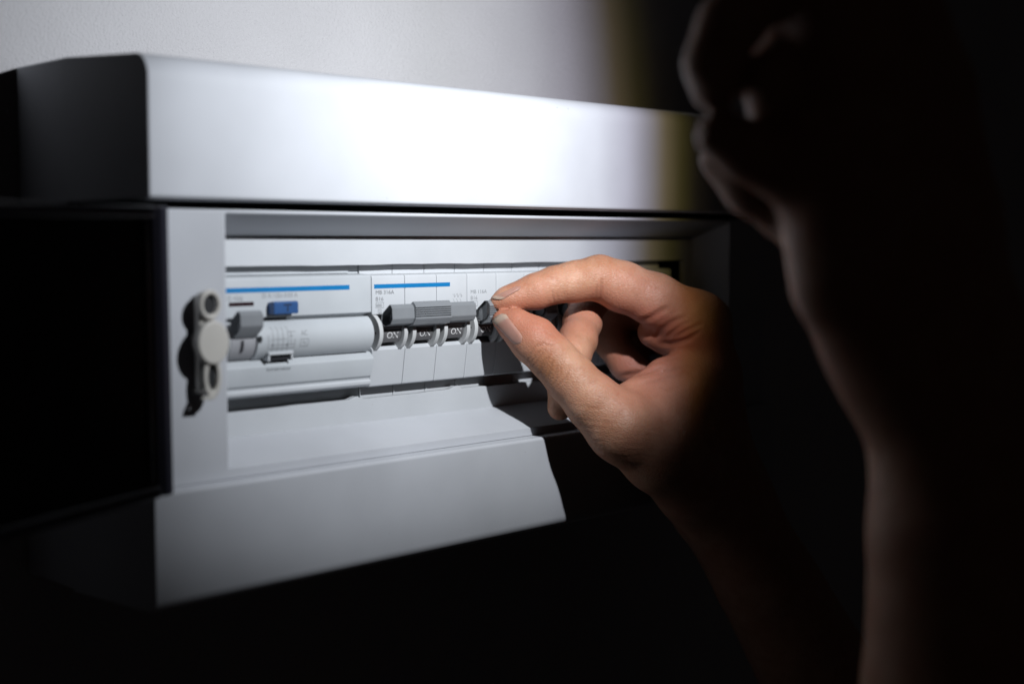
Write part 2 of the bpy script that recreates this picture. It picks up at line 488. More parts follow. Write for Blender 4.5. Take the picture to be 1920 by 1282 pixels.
prism('blue_stripe', [(0.05, 2.55), (-0.06, 2.55), (-0.06, 0.75), (0.05, 0.75)], RX0 + 1.5, -11.5, 'blue', rcd, 0)
box('indicator_window', -68.4, -57.4, -0.12, 0.1, -4.1, -2.7, 'red', rcd, 0)
frame = [('l', -68.9, -68.4), ('r', -57.4, -56.9)]
lettering('print', '25 A / IΔn 0.03 A', -53.9, -1.4, 2.35, 'ink_faint', rcd, xs=1.0)
lettering('print', 'CD 426J', -70.6, -2.0, 2.3, 'ink_faint', rcd, xs=1.05)
# blue test button: a wedge with its top leaning out
bb = prism('test_button', [(0.2, -3.2), (-3.2, -2.7), (-4.0, -3.2), (-4.0, -7.2), (-3.6, -7.5), (0.2, -7.4)], -51.0, -39.7, 'button', rcd, 0.35)
strokes('button_mark', [((-46.6, -4.05), (-42.9, -4.05)), ((-44.75, -4.5), (-44.75, -6.5))], 0.5, 'ink_dark', bb, y=-4.04)
# its toggle
tg = prism('toggle', [(-7.4, -5.4), (-9.0, -6.6), (-9.2, -11.0), (-8.0, -12.8), (-4.3, -15.6), (-2.6, -14.2), (-2.8, -10.0), (-3.4, -8.8)], -70.0, -59.6, 'toggle', rcd, 0.3, recess=3.0, inset=1.1)
prism('drum', [(3.4, CZ + 5)] + arc(4.0, CZ, 7.9, 52, -62, 16) + [(3.4, CZ - 7)], -70.3, -59.3, 'drum_light', rcd, 0.15)
strokes('on_mark', [((-65.5, -16.4), (-65.5, -20.8))], 1.0, 'ink_dark', rcd, y=-0.2, surf=cyl_y)
plate('pivot_notch', circ(-57.7, -16.4, 1.0, 20, 1.3), -4.32, -3.6, 'toggle_dark', rcd, 0.1)
# fault flag slot with a hood
box('flag_hood', -53.4, -41.9, -3.6, 1.5, -22.6, -21.4, 'mcb', rcd, 0.25)
box('flag_hood', -53.4, -52.5, -3.2, 1.5, -24.9, -22.65, 'mcb', rcd, 0.2)
box('flag_hood', -42.7, -41.9, -3.2, 1.5, -24.9, -22.65, 'mcb', rcd, 0.2)
box('flag_slot', -52.45, -42.75, -2.0, 1.4, -24.85, -22.7, 'ink_dark', rcd, 0)
lettering('print', 'Earth fault indicator', -52.8, -28.6, 1.75, 'ink', rcd, y=-0.06, xs=0.80, surf=lambda z: -1.5 + (-27.2 - z) * 0.279)
# wiring diagram printed on the barrel
sg = []
for i in range(4):
    X = -52.2 + i * 2.3
    sg += [((X, -12.2), (X + 0.7, -13.1)), ((X + 0.7, -13.1), (X + 0.5, -14.0)), ((X + 0.5, -14.2), (X + 0.5, -21.2)), ((X + 0.4, -21.4), (X - 0.5, -22.2))]
sg += [((-53.8, -15.2), (-53.8, -20.4)), ((-52.6, -16.8), (-45.6, -16.8)), ((-52.6, -18.9), (-41.8, -18.9)), ((-53.2, -20.2), (-41.4, -20.2)),
       ((-43.4, -13.6), (-43.4, -18.9)), ((-44.8, -14.2), (-41.0, -14.2)), ((-44.2, -15.6), (-42.4, -15.6)), ((-41.6, -17.0), (-41.6, -20.2)),
       ((-38.9, -17.2), (-35.2, -17.2)), ((-35.2, -17.2), (-35.2, -19.9)), ((-35.2, -19.9), (-38.9, -19.9)), ((-38.9, -19.9), (-38.9, -17.2)),
       ((-38.1, -18.7), (-37.5, -18.0)), ((-37.5, -18.0), (-36.7, -19.1)), ((-36.7, -19.1), (-36.1, -18.4))]
strokes('wiring_print', sg, 0.22, 'ink_faint', rcd, y=-0.05, surf=cyl_y)
strokes('wiring_print', [((-51.9, -18.6), (-51.9, -19.3)), ((-45.2, -18.6), (-45.2, -19.3))], 0.7, 'ink', rcd, y=-0.07, surf=cyl_y)
lettering('print', 'AC', -38.6, -15.8, 2.7, 'ink_faint', rcd, xs=0.85, surf=cyl_y, y=-0.05)

# three-pole breaker
tp = thing('circuit_breaker', 'three-pole white circuit breaker with one long ribbed grey toggle bar', 'circuit breaker', empty_at(0, PITCH_X * 3))
for k in range(3): pole(tp, PITCH_X * k)
bar = prism('toggle_bar', TB, 2.9, 50.2, 'toggle', tp, 0.4, recess=4.0, inset=1.0)
prism('finger_grip', RIB, 14.9, 35.2, 'toggle', bar, 0.12)
for k in range(3):
    prism('toggle_arm', [(-3.9, -14.0), (-3.6, -15.4), (0.5, -15.6), (0.8, -12.0)], PITCH_X * k + 3.2, PITCH_X * k + 13.0, 'drum', bar, 0.2)
bar2 = [(0.05, 2.5), (-0.06, 2.5), (-0.06, 0.8), (0.05, 0.8)]
prism('blue_stripe', bar2, 1.2, 43.2, 'blue', tp, 0)
lettering('print', 'MB 316A', 1.9, -1.55, 2.25, 'ink', tp, xs=1.16)
lettering('print', 'B16', 1.9, -4.15, 2.25, 'ink', tp, xs=1.2)
strokes('print', [((2.1, -4.75), (6.1, -4.75)), ((2.1, -6.95), (6.1, -6.95)), ((2.1, -4.75), (2.1, -6.95)), ((6.1, -4.75), (6.1, -6.95))], 0.14, 'ink', tp)
lettering('print', '6000', 2.25, -6.55, 1.75, 'ink', tp, xs=0.85)
strokes('print', [((3.3, -7.6), (5.0, -7.6)), ((5.0, -7.6), (5.0, -9.2)), ((5.0, -9.2), (3.3, -9.2)), ((3.3, -9.2), (3.3, -7.6))], 0.14, 'ink', tp)
lettering('print', '3', 3.75, -9.05, 1.5, 'ink', tp)
for i in range(3):
    X = 45.6 + i * 2.0
    lettering('print', str(2 * i + 1), X - 0.9, -3.0, 0.95, 'ink_faint', tp)
    strokes('print', [((X, -2.2), (X, -3.9)), ((X - 0.1, -3.1), (X + 0.6, -3.1)), ((X + 0.6, -3.1), (X + 0.6, -3.7)), ((X + 0.6, -3.7), (X, -3.7)),
                      ((X - 0.7, -4.4), (X, -5.5)), ((X, -5.5), (X, -6.6))], 0.14, 'ink_faint', tp)

# single-pole breakers to the right
N_SINGLE = 8
def single(k, x, label, group=None):
    t = thing('circuit_breaker', label, 'circuit breaker', empty_at(x, PITCH_X), group)
    pole(t, x)
    b = prism('toggle', TB, x + 3.0, x + 12.4, 'toggle_dark', t, 0.3, recess=3.5, inset=1.0)
    rp_ = [(y + 0.3, z - 0.8) for y, z in RIB]
    prism('finger_grip', rp_, x + 4.4, x + 11.9, 'toggle', b, 0.1)
    prism('toggle_arm', [(-3.9, -14.0), (-3.6, -15.4), (0.5, -15.6), (0.8, -12.0)], x + 3.2, x + 13.0, 'drum', b, 0.2)
    lettering('print', 'MB 116A', x + 1.9, -2.6, 2.25, 'ink_faint', t, xs=1.16)
    lettering('print', 'B16', x + 1.9, -5.2, 2.25, 'ink_faint', t, xs=1.2)
    strokes('print', [((x + 2.1, -5.8), (x + 6.1, -5.8)), ((x + 2.1, -8.0), (x + 6.1, -8.0)), ((x + 2.1, -5.8), (x + 2.1, -8.0)), ((x + 6.1, -5.8), (x + 6.1, -8.0))], 0.14, 'ink_faint', t)
    lettering('print', '6000', x + 2.25, -7.6, 1.75, 'ink_faint', t, xs=0.85)
    return t
for k in range(N_SINGLE):
    x = PITCH_X * (3 + k)
    if k == 0:
        single(k, x, 'single-pole breaker whose toggle is pinched between finger and thumb')
    else:
        nth = ('second', 'third', 'fourth', 'fifth', 'sixth', 'seventh')
        t = single(k, x, '%s single-pole breaker along from the three-pole breaker, half hidden behind the hand' % nth[k - 1] if k < N_SINGLE - 1
                   else 'last single-pole breaker of the row, with a dark blue stripe', 'single-pole breakers in a row')
        if k >= N_SINGLE - 1:
            prism('blue_stripe', bar2, x + 1.0, x + 12.5, 'blue', t, 0)

# ------------------------------------------------------------------ skin
def skin_material():
    m = bpy.data.materials.new('skin'); m.use_nodes = True
    nt = m.node_tree; b = nt.nodes['Principled BSDF']
    L = nt.links.new
    co = nt.nodes.new('ShaderNodeTexCoord')
    at = nt.nodes.new('ShaderNodeAttribute'); at.attribute_name = 'tone'
    sp = nt.nodes.new('ShaderNodeSeparateColor'); L(at.outputs['Color'], sp.inputs[0])
    def noise(scale, detail=3):
        n = nt.nodes.new('ShaderNodeTexNoise'); n.inputs['Scale'].default_value = scale; n.inputs['Detail'].default_value = detail
        L(co.outputs['Object'], n.inputs['Vector']); return n
    def mix(f, a, c):
        x = nt.nodes.new('ShaderNodeMix'); x.data_type = 'RGBA'
        if isinstance(f, float): x.inputs[0].default_value = f
        else: L(f, x.inputs[0])
        for i, s in ((6, a), (7, c)):
            if isinstance(s, tuple): x.inputs[i].default_value = (*s, 1)
            else: L(s, x.inputs[i])
        return x.outputs[2]
    def ramp(v, a, c, lo=0.0, hi=1.0):
        r = nt.nodes.new('ShaderNodeMapRange'); r.inputs[1].default_value = a; r.inputs[2].default_value = c
        r.inputs[3].default_value = lo; r.inputs[4].default_value = hi
        L(v, r.inputs[0]); return r.outputs[0]
    c = mix(ramp(noise(90).outputs[0], 0.35, 0.65), (0.51, 0.255, 0.155), (0.60, 0.33, 0.215))
    c = mix(ramp(noise(38, 2).outputs[0], 0.42, 0.66, 0, 0.45), c, (0.50, 0.20, 0.13))
    c = mix(ramp(noise(260, 3).outputs[0], 0.5, 0.75, 0, 0.4), c, (0.40, 0.155, 0.08))
    c = mix(sp.outputs[0], c, (0.51, 0.205, 0.13))          # pinker pads and palm side
    c = mix(sp.outputs[1], c, (0.36, 0.15, 0.065))         # browner knuckles
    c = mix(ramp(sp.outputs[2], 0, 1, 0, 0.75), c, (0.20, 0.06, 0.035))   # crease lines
    L(c, b.inputs['Base Color'])
    b.inputs['Roughness'].default_value = 0.48
    b.inputs['Specular IOR Level'].default_value = 0.38
    b.inputs['Subsurface Weight'].default_value = 0.32
    b.inputs['Subsurface Radius'].default_value = (1.0, 0.32, 0.16)
    b.inputs['Subsurface Scale'].default_value = 0.0028
    # fine skin relief: cell lines and furrows
    mp = nt.nodes.new('ShaderNodeMapping'); mp.inputs['Scale'].default_value = (1.0, 1.0, 1.9)
    L(co.outputs['Object'], mp.inputs[0])
    wob = nt.nodes.new('ShaderNodeVectorMath'); wob.operation = 'ADD'
    nw = noise(160, 2)
    sc_ = nt.nodes.new('ShaderNodeVectorMath'); sc_.operation = 'SCALE'; sc_.inputs['Scale'].default_value = 0.004
    L(nw.outputs['Color'], sc_.inputs[0]); L(mp.outputs[0], wob.inputs[0]); L(sc_.outputs[0], wob.inputs[1])
    vo = nt.nodes.new('ShaderNodeTexVoronoi'); vo.feature = 'DISTANCE_TO_EDGE'; vo.inputs['Scale'].default_value = 620
    L(wob.outputs[0], vo.inputs['Vector'])
    h1 = ramp(vo.outputs['Distance'], 0.0, 0.28)
    b1 = nt.nodes.new('ShaderNodeBump'); b1.inputs['Distance'].default_value = 0.00010; b1.inputs['Strength'].default_value = 0.8
    L(h1, b1.inputs['Height'])
    n2 = noise(420, 4)
    b2 = nt.nodes.new('ShaderNodeBump'); b2.inputs['Distance'].default_value = 0.00014; b2.inputs['Strength'].default_value = 0.7
    L(n2.outputs[0], b2.inputs['Height']); L(b1.outputs[0], b2.inputs['Normal'])
    L(b2.outputs[0], b.inputs['Normal'])
    return m
SKIN = skin_material()

def nail_material():
    m = bpy.data.materials.new('nail'); m.use_nodes = True
    nt = m.node_tree; b = nt.nodes['Principled BSDF']
    at = nt.nodes.new('ShaderNodeAttribute'); at.attribute_name = 'tone'
    sp = nt.nodes.new('ShaderNodeSeparateColor'); nt.links.new(at.outputs['Color'], sp.inputs[0])
    x = nt.nodes.new('ShaderNodeMix'); x.data_type = 'RGBA'
    nt.links.new(sp.outputs[0], x.inputs[0])
    x.inputs[6].default_value = (0.44, 0.235, 0.185, 1)
    x.inputs[7].default_value = (0.50, 0.37, 0.29, 1)
    nt.links.new(x.outputs[2], b.inputs['Base Color'])
    b.inputs['Roughness'].default_value = 0.30
    b.inputs['Subsurface Weight'].default_value = 0.2
    b.inputs['Subsurface Radius'].default_value = (1, 0.4, 0.3)
    b.inputs['Subsurface Scale'].default_value = 0.0015
    co = nt.nodes.new('ShaderNodeTexCoord')
    n = nt.nodes.new('ShaderNodeTexNoise'); n.inputs['Scale'].default_value = 300
    nt.links.new(co.outputs['Object'], n.inputs['Vector'])
    bp = nt.nodes.new('ShaderNodeBump'); bp.inputs['Distance'].default_value = 0.0001
    nt.links.new(n.outputs[0], bp.inputs['Height']); nt.links.new(bp.outputs[0], b.inputs['Normal'])
    return m
NAIL = nail_material()

# ------------------------------------------------------------------ bodies grown from a distance field
class Field:
    def __init__(self, lo, hi, h):
        self.lo = np.array(lo, np.float32); self.h = h
        self.n = np.ceil((np.array(hi) - lo) / h).astype(int) + 1
        self.v = np.full(self.n, 1.0, np.float32)
    def window(self, lo, hi):
        a = np.clip(np.floor((lo - self.lo) / self.h).astype(int), 0, self.n - 1)
        b = np.clip(np.ceil((hi - self.lo) / self.h).astype(int) + 1, 1, self.n)
        ax = [self.lo[i] + self.h * np.arange(a[i], b[i], dtype=np.float32) for i in range(3)]
        return tuple(slice(a[i], b[i]) for i in range(3)), ax
    def add(self, pts, k=0.004, base=None, reach=0.024, kmin=0.0006):
        """a limb: list of (point, radius); k is the blend, fading away from `base`"""
        P = np.array([p for p, r in pts]); R = np.array([r for p, r in pts])
        pad = R.max() + 0.010
        sl, ax = self.window(P.min(0) - pad, P.max(0) + pad)
        X, Y, Z = np.meshgrid(*ax, indexing='ij', sparse=True)
        d = None
        for i in range(max(1, len(P) - 1)):
            a = P[i]; b = P[min(i + 1, len(P) - 1)]; ra = R[i]; rb = R[min(i + 1, len(P) - 1)]
            ba = b - a; bb = float(ba @ ba) or 1e-12
            t = np.clip(((X - a[0]) * ba[0] + (Y - a[1]) * ba[1] + (Z - a[2]) * ba[2]) / bb, 0, 1)
            e = np.sqrt((X - a[0] - t * ba[0]) ** 2 + (Y - a[1] - t * ba[1]) ** 2 + (Z - a[2] - t * ba[2]) ** 2) - (ra + t * (rb - ra))
            d = e if d is None else self.smin(d, e, 0.0035)
        if base is not None:
            kk = np.clip(1 - np.sqrt((X - base[0]) ** 2 + (Y - base[1]) ** 2 + (Z - base[2]) ** 2) / reach, 0, 1) * k + kmin
        else: kk = k
        self.v[sl] = self.smin(self.v[sl], d.astype(np.float32), kk)
    @staticmethod
    def smin(a, b, k):
        h = np.clip(k - np.abs(a - b), 0, None) / k
        return np.minimum(a, b) - h * h * k * 0.25
    def sample(self, p):
        q = (np.asarray(p) - self.lo) / self.h
        q = np.clip(q, 0, self.n - 1.001)
        i = q.astype(int); f = q - i
        out = 0
        for dx in (0, 1):
            for dy in (0, 1):
                for dz in (0, 1):
                    w = (f[..., 0] if dx else 1 - f[..., 0]) * (f[..., 1] if dy else 1 - f[..., 1]) * (f[..., 2] if dz else 1 - f[..., 2])
                    out = out + w * self.v[i[..., 0] + dx, i[..., 1] + dy, i[..., 2] + dz]
        return out
    def grad(self, p):
        e = self.h * 0.8
        g = np.stack([self.sample(p + np.eye(3)[i] * e) - self.sample(p - np.eye(3)[i] * e) for i in range(3)], -1)
        return g / (np.linalg.norm(g, axis=-1, keepdims=True) + 1e-9)
    def mesh(self):
        v = self.v; s = v < 0
        n = self.n - 1
        c = [s[dx:dx + n[0], dy:dy + n[1], dz:dz + n[2]] for dx in (0, 1) for dy in (0, 1) for dz in (0, 1)]
        allc = np.logical_and.reduce(c); anyc = np.logical_or.reduce(c)
        act = anyc & ~allc
        idx = np.full(n, -1, np.int64); ijk = np.argwhere(act); idx[act] = np.arange(len(ijk))
        acc = np.zeros((len(ijk), 3)); cnt = np.zeros(len(ijk))
        cor = [(dx, dy, dz) for dx in (0, 1) for dy in (0, 1) for dz in (0, 1)]
        val = {q: v[ijk[:, 0] + q[0], ijk[:, 1] + q[1], ijk[:, 2] + q[2]] for q in cor}
        for q in cor:
            for ax in range(3):
                if q[ax] == 0:
                    r = list(q); r[ax] = 1; r = tuple(r)
                    a, b = val[q], val[r]; x = (a < 0) != (b < 0)
                    t = np.where(x, a / np.where(x, a - b, 1), 0)
                    pt = np.tile(np.array(q, float), (len(ijk), 1)); pt[:, ax] += t
                    acc += pt * x[:, None]; cnt += x
        V = self.lo + self.h * (ijk + acc / cnt[:, None])
        F = []
        for ax in range(3):
            o1, o2 = (ax + 1) % 3, (ax + 2) % 3
            sl0 = [slice(None)] * 3; sl1 = [slice(None)] * 3
            sl0[ax] = slice(0, -1); sl1[ax] = slice(1, None)
            A, B = s[tuple(sl0)], s[tuple(sl1)]
            e = np.argwhere(A != B)
            e = e[(e[:, o1] > 0) & (e[:, o2] > 0) & (e[:, o1] < n[o1]) & (e[:, o2] < n[o2])]
            flip = A[e[:, 0], e[:, 1], e[:, 2]]
            def cell(d1, d2):
                q = e.copy(); q[:, o1] -= d1; q[:, o2] -= d2
                return idx[q[:, 0], q[:, 1], q[:, 2]]
            quad = np.stack([cell(1, 1), cell(0, 1), cell(0, 0), cell(1, 0)], 1)
            quad = np.where(flip[:, None], quad, quad[:, ::-1])
            F.append(quad)
        F = np.concatenate(F); F = F[(F >= 0).all(1)]
        return V, F

def smooth(V, F, it=3, lam=0.5):
    E = np.concatenate([F[:, [0, 1]], F[:, [1, 2]], F[:, [2, 3]], F[:, [3, 0]]])
    E = np.concatenate([E, E[:, ::-1]])
    deg = np.bincount(E[:, 0], minlength=len(V))[:, None]
    for _ in range(it):
        S = np.stack([np.bincount(E[:, 0], weights=V[E[:, 1], i], minlength=len(V)) for i in range(3)], 1)
        V = V + lam * (S / np.maximum(deg, 1) - V)
    return V

def project(V):
    r = V - CAM; z = r @ FW
    return 960 + F_PX * (r @ RT) / z, 641 - F_PX * (r @ UP) / z, z

def seg_dist(px, py, line):
    d = np.full(px.shape, 1e9)
    for (x0, y0), (x1, y1) in zip(line, line[1:]):
        dx, dy = x1 - x0, y1 - y0
        t = np.clip(((px - x0) * dx + (py - y0) * dy) / (dx * dx + dy * dy + 1e-9), 0, 1)
        d = np.minimum(d, np.hypot(px - x0 - t * dx, py - y0 - t * dy))
    return d

def body_mesh(name, V, F, tone, m, parent=None):
    me = bpy.data.meshes.new(name)
    me.vertices.add(len(V)); me.vertices.foreach_set('co', V.astype(np.float32).ravel())
    me.loops.add(F.size); me.loops.foreach_set('vertex_index', F.astype(np.int32).ravel())
    me.polygons.add(len(F)); me.polygons.foreach_set('loop_start', np.arange(0, F.size, 4, dtype=np.int32))
    me.update(calc_edges=True); me.validate()
    me.polygons.foreach_set('use_smooth', np.ones(len(me.polygons), bool))
    if tone is not None:
        at = me.color_attributes.new('tone', 'FLOAT_COLOR', 'POINT')
        at.data.foreach_set('color', np.concatenate([tone, np.ones((len(V), 1))], 1).astype(np.float32).ravel())
    me.materials.append(m)
    o = bpy.data.objects.new(name, me)
    return link(o, parent)

def L3(rows): return [(D(x, y, z), r * MM) for x, y, z, r in rows]
def HZ(x, z):                                      # the hand runs back from the pinch, slightly along the board
    z = z if z < 0.605 else 0.605 + (z - 0.605) * 0.80
    return z + (x - 930) * 8.0e-5
def H3(rows): return [(D(x, y, HZ(x, z)), r * MM * HZ(x, z) / z) for x, y, z, r in rows]
def DH(x, y, z): return D(x, y, HZ(x, z))

# --- the working hand (right hand, thumb side towards the viewer)
INDEX = [(931, 567, .6065, 3.0), (948, 560, .606, 4.4), (972, 555, .6055, 5.5), (1003, 547, .605, 7.2), (1040, 534, .605, 7.4), (1078, 528, .605, 8.3),
         (1124, 521, .605, 9.2), (1166, 537, .604, 10.3), (1228, 562, .602, 10.8), (1308, 604, .600, 12.2)]
THUMB = [(940, 599, .6035, 4.0), (966, 611, .600, 6.9), (1000, 637, .596, 9.5), (1036, 672, .592, 9.3), (1070, 709, .588, 10.0), (1113, 754, .583, 11.3), (1165, 802, .579, 12.9)]
MIDDLE = [(1320, 604, .622, 11.3), (1225, 562, .624, 10.0), (1112, 534, .644, 8.4), (1102, 568, .638, 8.1), (1092, 605, .622, 8.0), (1083, 638, .608, 7.9), (1072, 665, .600, 7.8), (1060, 715, .600, 7.2), (1050, 764, .601, 5.4)]
RING = [(1322, 628, .642, 10.8), (1240, 590, .648, 9.4), (1152, 576, .652, 8.6), (1148, 640, .650, 7.8), (1176, 682, .643, 7.4), (1208, 700, .636, 6.4)]
PINKY = [(1312, 658, .660, 10.0), (1245, 630, .666, 8.2), (1190, 632, .668, 7.4), (1188, 684, .664, 6.6), (1212, 712, .656, 5.6)]
allp = np.array([p for rows in (INDEX, THUMB, MIDDLE, RING, PINKY) for p, r in H3(rows)] + [DH(1600, 1330, .64), DH(1640, 1330, .67), DH(1370, 600, .6)])
fld = Field(allp.min(0) - 0.026, allp.max(0) + 0.026, 0.00075)
K = 0.009
fld.add(H3([(1308, 604, .600, 12.2), (1339, 700, .603, 11.0), (1346, 790, .606, 11.5), (1360, 900, .612, 13)]), K)
fld.add(H3([(1320, 604, .622, 11.3), (1345, 760, .626, 11.5), (1372, 915, .632, 13)]), K)
fld.add(H3([(1322, 628, .642, 10.8), (1378, 920, .648, 12)]), K)
fld.add(H3([(1312, 658, .660, 10.0), (1372, 920, .662, 11)]), K)
fld.add(H3([(1165, 802, .579, 12.9), (1235, 852, .583, 15.3), (1300, 905, .595, 15.5), (1335, 930, .608, 17)]), K)
fld.add(H3([(1118, 766, .597, 8.5), (1180, 806, .600, 12), (1280, 880, .606, 16)]), K)
fld.add(H3([(1325, 684, .600, 8.5), (1255, 790, .588, 12.5), (1285, 860, .592, 13)]), K)
fld.add(H3([(1332, 735, .604, 9.5), (1325, 830, .602, 12.5)]), K)
fld.add(H3([(1292, 735, .596, 8.5), (1205, 792, .584, 9.5)]), K)
fld.add(H3([(1302, 668, .601, 5.6), (1242, 700, .595, 5.8), (1182, 742, .588, 6.3)]), 0.006)
fld.add(H3([(1226, 622, .613, 7.0), (1290, 650, .612, 9.0)]), 0.005)
fld.add(H3([(1262, 628, .607, 6.0), (1300, 640, .606, 8.0)]), 0.004)
fld.add(H3([(1335, 930, .608, 17), (1430, 1100, .618, 18), (1540, 1300, .63, 22), (1620, 1420, .64, 24)]), 0.014)
fld.add(H3([(1365, 940, .643, 14.5), (1462, 1100, .648, 16), (1570, 1300, .66, 20), (1650, 1420, .67, 22)]), 0.020)
fld.add(H3([(1350, 935, .626, 17), (1446, 1100, .634, 18), (1555, 1300, .646, 22)]), 0.014)
fld.add(H3(PINKY), 0.007, DH(1312, 658, .66), 0.03)
fld.add(H3(RING), 0.007, DH(1322, 628, .642), 0.03)
fld.add(H3(MIDDLE), 0.007, DH(1320, 604, .622), 0.03)
fld.add(H3(INDEX), 0.009, DH(1308, 604, .6), 0.036)
fld.add(H3(THUMB), 0.012, DH(1165, 802, .579), 0.034)
V, F = fld.mesh()
V = smooth(V, F, 3)
N = fld.grad(V)
px, py, pz = project(V)
view = V - CAM; view /= np.linalg.norm(view, axis=1, keepdims=True)
front = np.clip(-(N * view).sum(1) * 2.5, 0, 1)
pxmm = F_PX / (pz * 1000)
disp = np.zeros(len(V)); crease = np.zeros(len(V))
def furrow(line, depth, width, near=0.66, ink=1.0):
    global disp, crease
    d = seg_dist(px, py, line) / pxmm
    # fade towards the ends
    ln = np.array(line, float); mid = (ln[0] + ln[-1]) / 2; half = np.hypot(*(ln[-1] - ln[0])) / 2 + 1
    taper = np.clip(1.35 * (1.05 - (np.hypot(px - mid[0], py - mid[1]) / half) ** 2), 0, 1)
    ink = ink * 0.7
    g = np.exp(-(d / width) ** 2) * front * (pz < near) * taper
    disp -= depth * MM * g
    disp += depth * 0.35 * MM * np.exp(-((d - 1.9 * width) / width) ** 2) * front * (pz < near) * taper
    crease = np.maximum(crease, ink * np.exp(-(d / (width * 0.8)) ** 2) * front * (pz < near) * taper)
furrow([(1036, 544), (1037, 555), (1040, 569)], 0.3, 0.5, ink=0.35)
furrow([(1044, 548), (1046, 566)], 0.15, 0.5, ink=0.25)
furrow([(1129, 520), (1127, 537), (1125, 563)], 0.40, 0.6, ink=0.45)
furrow([(1120, 530), (1118, 560)], 0.2, 0.6, ink=0.3)
furrow([(1195, 603), (1218, 597), (1240, 583), (1256, 575)], 0.54, 1.2, ink=0.25)
furrow([(1226, 640), (1240, 618), (1262, 603), (1290, 592)], 0.48, 1.1, ink=0.23)
furrow([(1246, 640), (1262, 622), (1280, 608), (1302, 600)], 0.30, 0.9, ink=0.15)
furrow([(1262, 634), (1280, 624), (1300, 614), (1318, 606)], 0.42, 0.9, ink=0.20)
furrow([(1235, 645), (1265, 643), (1290, 636), (1314, 622)], 0.66, 1.1, ink=0.25)
furrow([(1160, 706), (1185, 702), (1212, 698), (1240, 690)], 0.8, 1.2, ink=0.35)
furrow([(1180, 712), (1215, 706), (1260, 694), (1300, 684)], 0.25, 0.8, ink=0.1)
furrow([(1190, 722), (1230, 716), (1275, 704), (1315, 695)], 0.2, 0.8, ink=0.1)
furrow([(1205, 690), (1245, 676), (1290, 664)], 0.2, 0.7, ink=0.1)
rs = np.random.RandomState(4)
# knuckle of the thumb: short broken creases round the joint
for k in range(11):
    a = k / 10
    cx, cy = 1000 + 52 * a, 664 + 46 * a
    l = 14 + 16 * rs.rand()
    ang = math.radians(118 + 30 * (rs.rand() - 0.5))
    ox, oy = rs.randn() * 3, rs.randn() * 3
    p0 = (cx + ox - l * math.cos(ang), cy + oy - l * math.sin(ang)); p1 = (cx + ox + l * math.cos(ang), cy + oy + l * math.sin(ang))
    mid = ((p0[0] + p1[0]) / 2 + rs.randn() * 3, (p0[1] + p1[1]) / 2 + rs.randn() * 3)
    furrow([p0, mid, p1], 0.14 + 0.16 * rs.rand(), 0.42, ink=0.26)
furrow([(1004, 650), (1020, 645), (1042, 648)], 0.3, 0.6, ink=0.4)
furrow([(1000, 612), (1020, 620), (1044, 634)], 0.15, 0.6, ink=0.15)
furrow([(985, 601), (1010, 607), (1034, 620)], 0.12, 0.6, ink=0.1)
for k in range(26):                                # fine furrows over the back of the thumb and web
    x0 = 1080 + 200 * rs.rand(); y0 = 730 + 120 * rs.rand() + (x0 - 1080) * 0.25
    l = 20 + 30 * rs.rand()
    furrow([(x0 - l, y0 - 3 - 6 * rs.rand()), (x0, y0), (x0 + l, y0 + 4 * rs.rand())], 0.06 + 0.05 * rs.rand(), 0.45, ink=0.04)
for k in range(16):
    x0 = 1150 + 120 * rs.rand(); y0 = 500 + (x0 - 1150) * 0.40 + 40 * rs.rand()
    l = 8 + 10 * rs.rand()
    furrow([(x0 - 0.5 * l, y0 - l), (x0 + 0.3 * l, y0 + l)], 0.05, 0.4, ink=0.04)
V = V + N * disp[:, None]
tone = np.zeros((len(V), 3))
def blob(x, y, r): return np.exp(-((px - x) ** 2 + (py - y) ** 2) / r ** 2)
lower_idx = np.clip((py - (np.interp(px, [930, 1003, 1126, 1228, 1308], [566, 547, 521, 562, 604])) - 6) / 26, 0, 1)
lower_idx = lower_idx * np.clip((120 - (py - np.interp(px, [930, 1003, 1126, 1228, 1308], [566, 547, 521, 562, 604]))) / 70, 0, 1)
tone[:, 0] = np.clip(0.75 * lower_idx + 0.8 * blob(960, 585, 45) + 0.8 * blob(1035, 615, 34) + 0.7 * blob(1240, 625, 55) + 0.6 * blob(1200, 705, 60) + 0.5 * (pz > 0.630 + (px - 1060) * 8e-5), 0, 1)
tone[:, 1] = np.clip(0.75 * blob(1022, 690, 40) + 0.4 * blob(1125, 490, 35) + 0.45 * blob(1340, 575, 50), 0, 1)
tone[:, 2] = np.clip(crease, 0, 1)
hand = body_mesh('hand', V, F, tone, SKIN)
hand['label'] = 'bare hand lit by the beam, pinching a breaker toggle with thumb and index finger'
hand['category'] = 'hand'

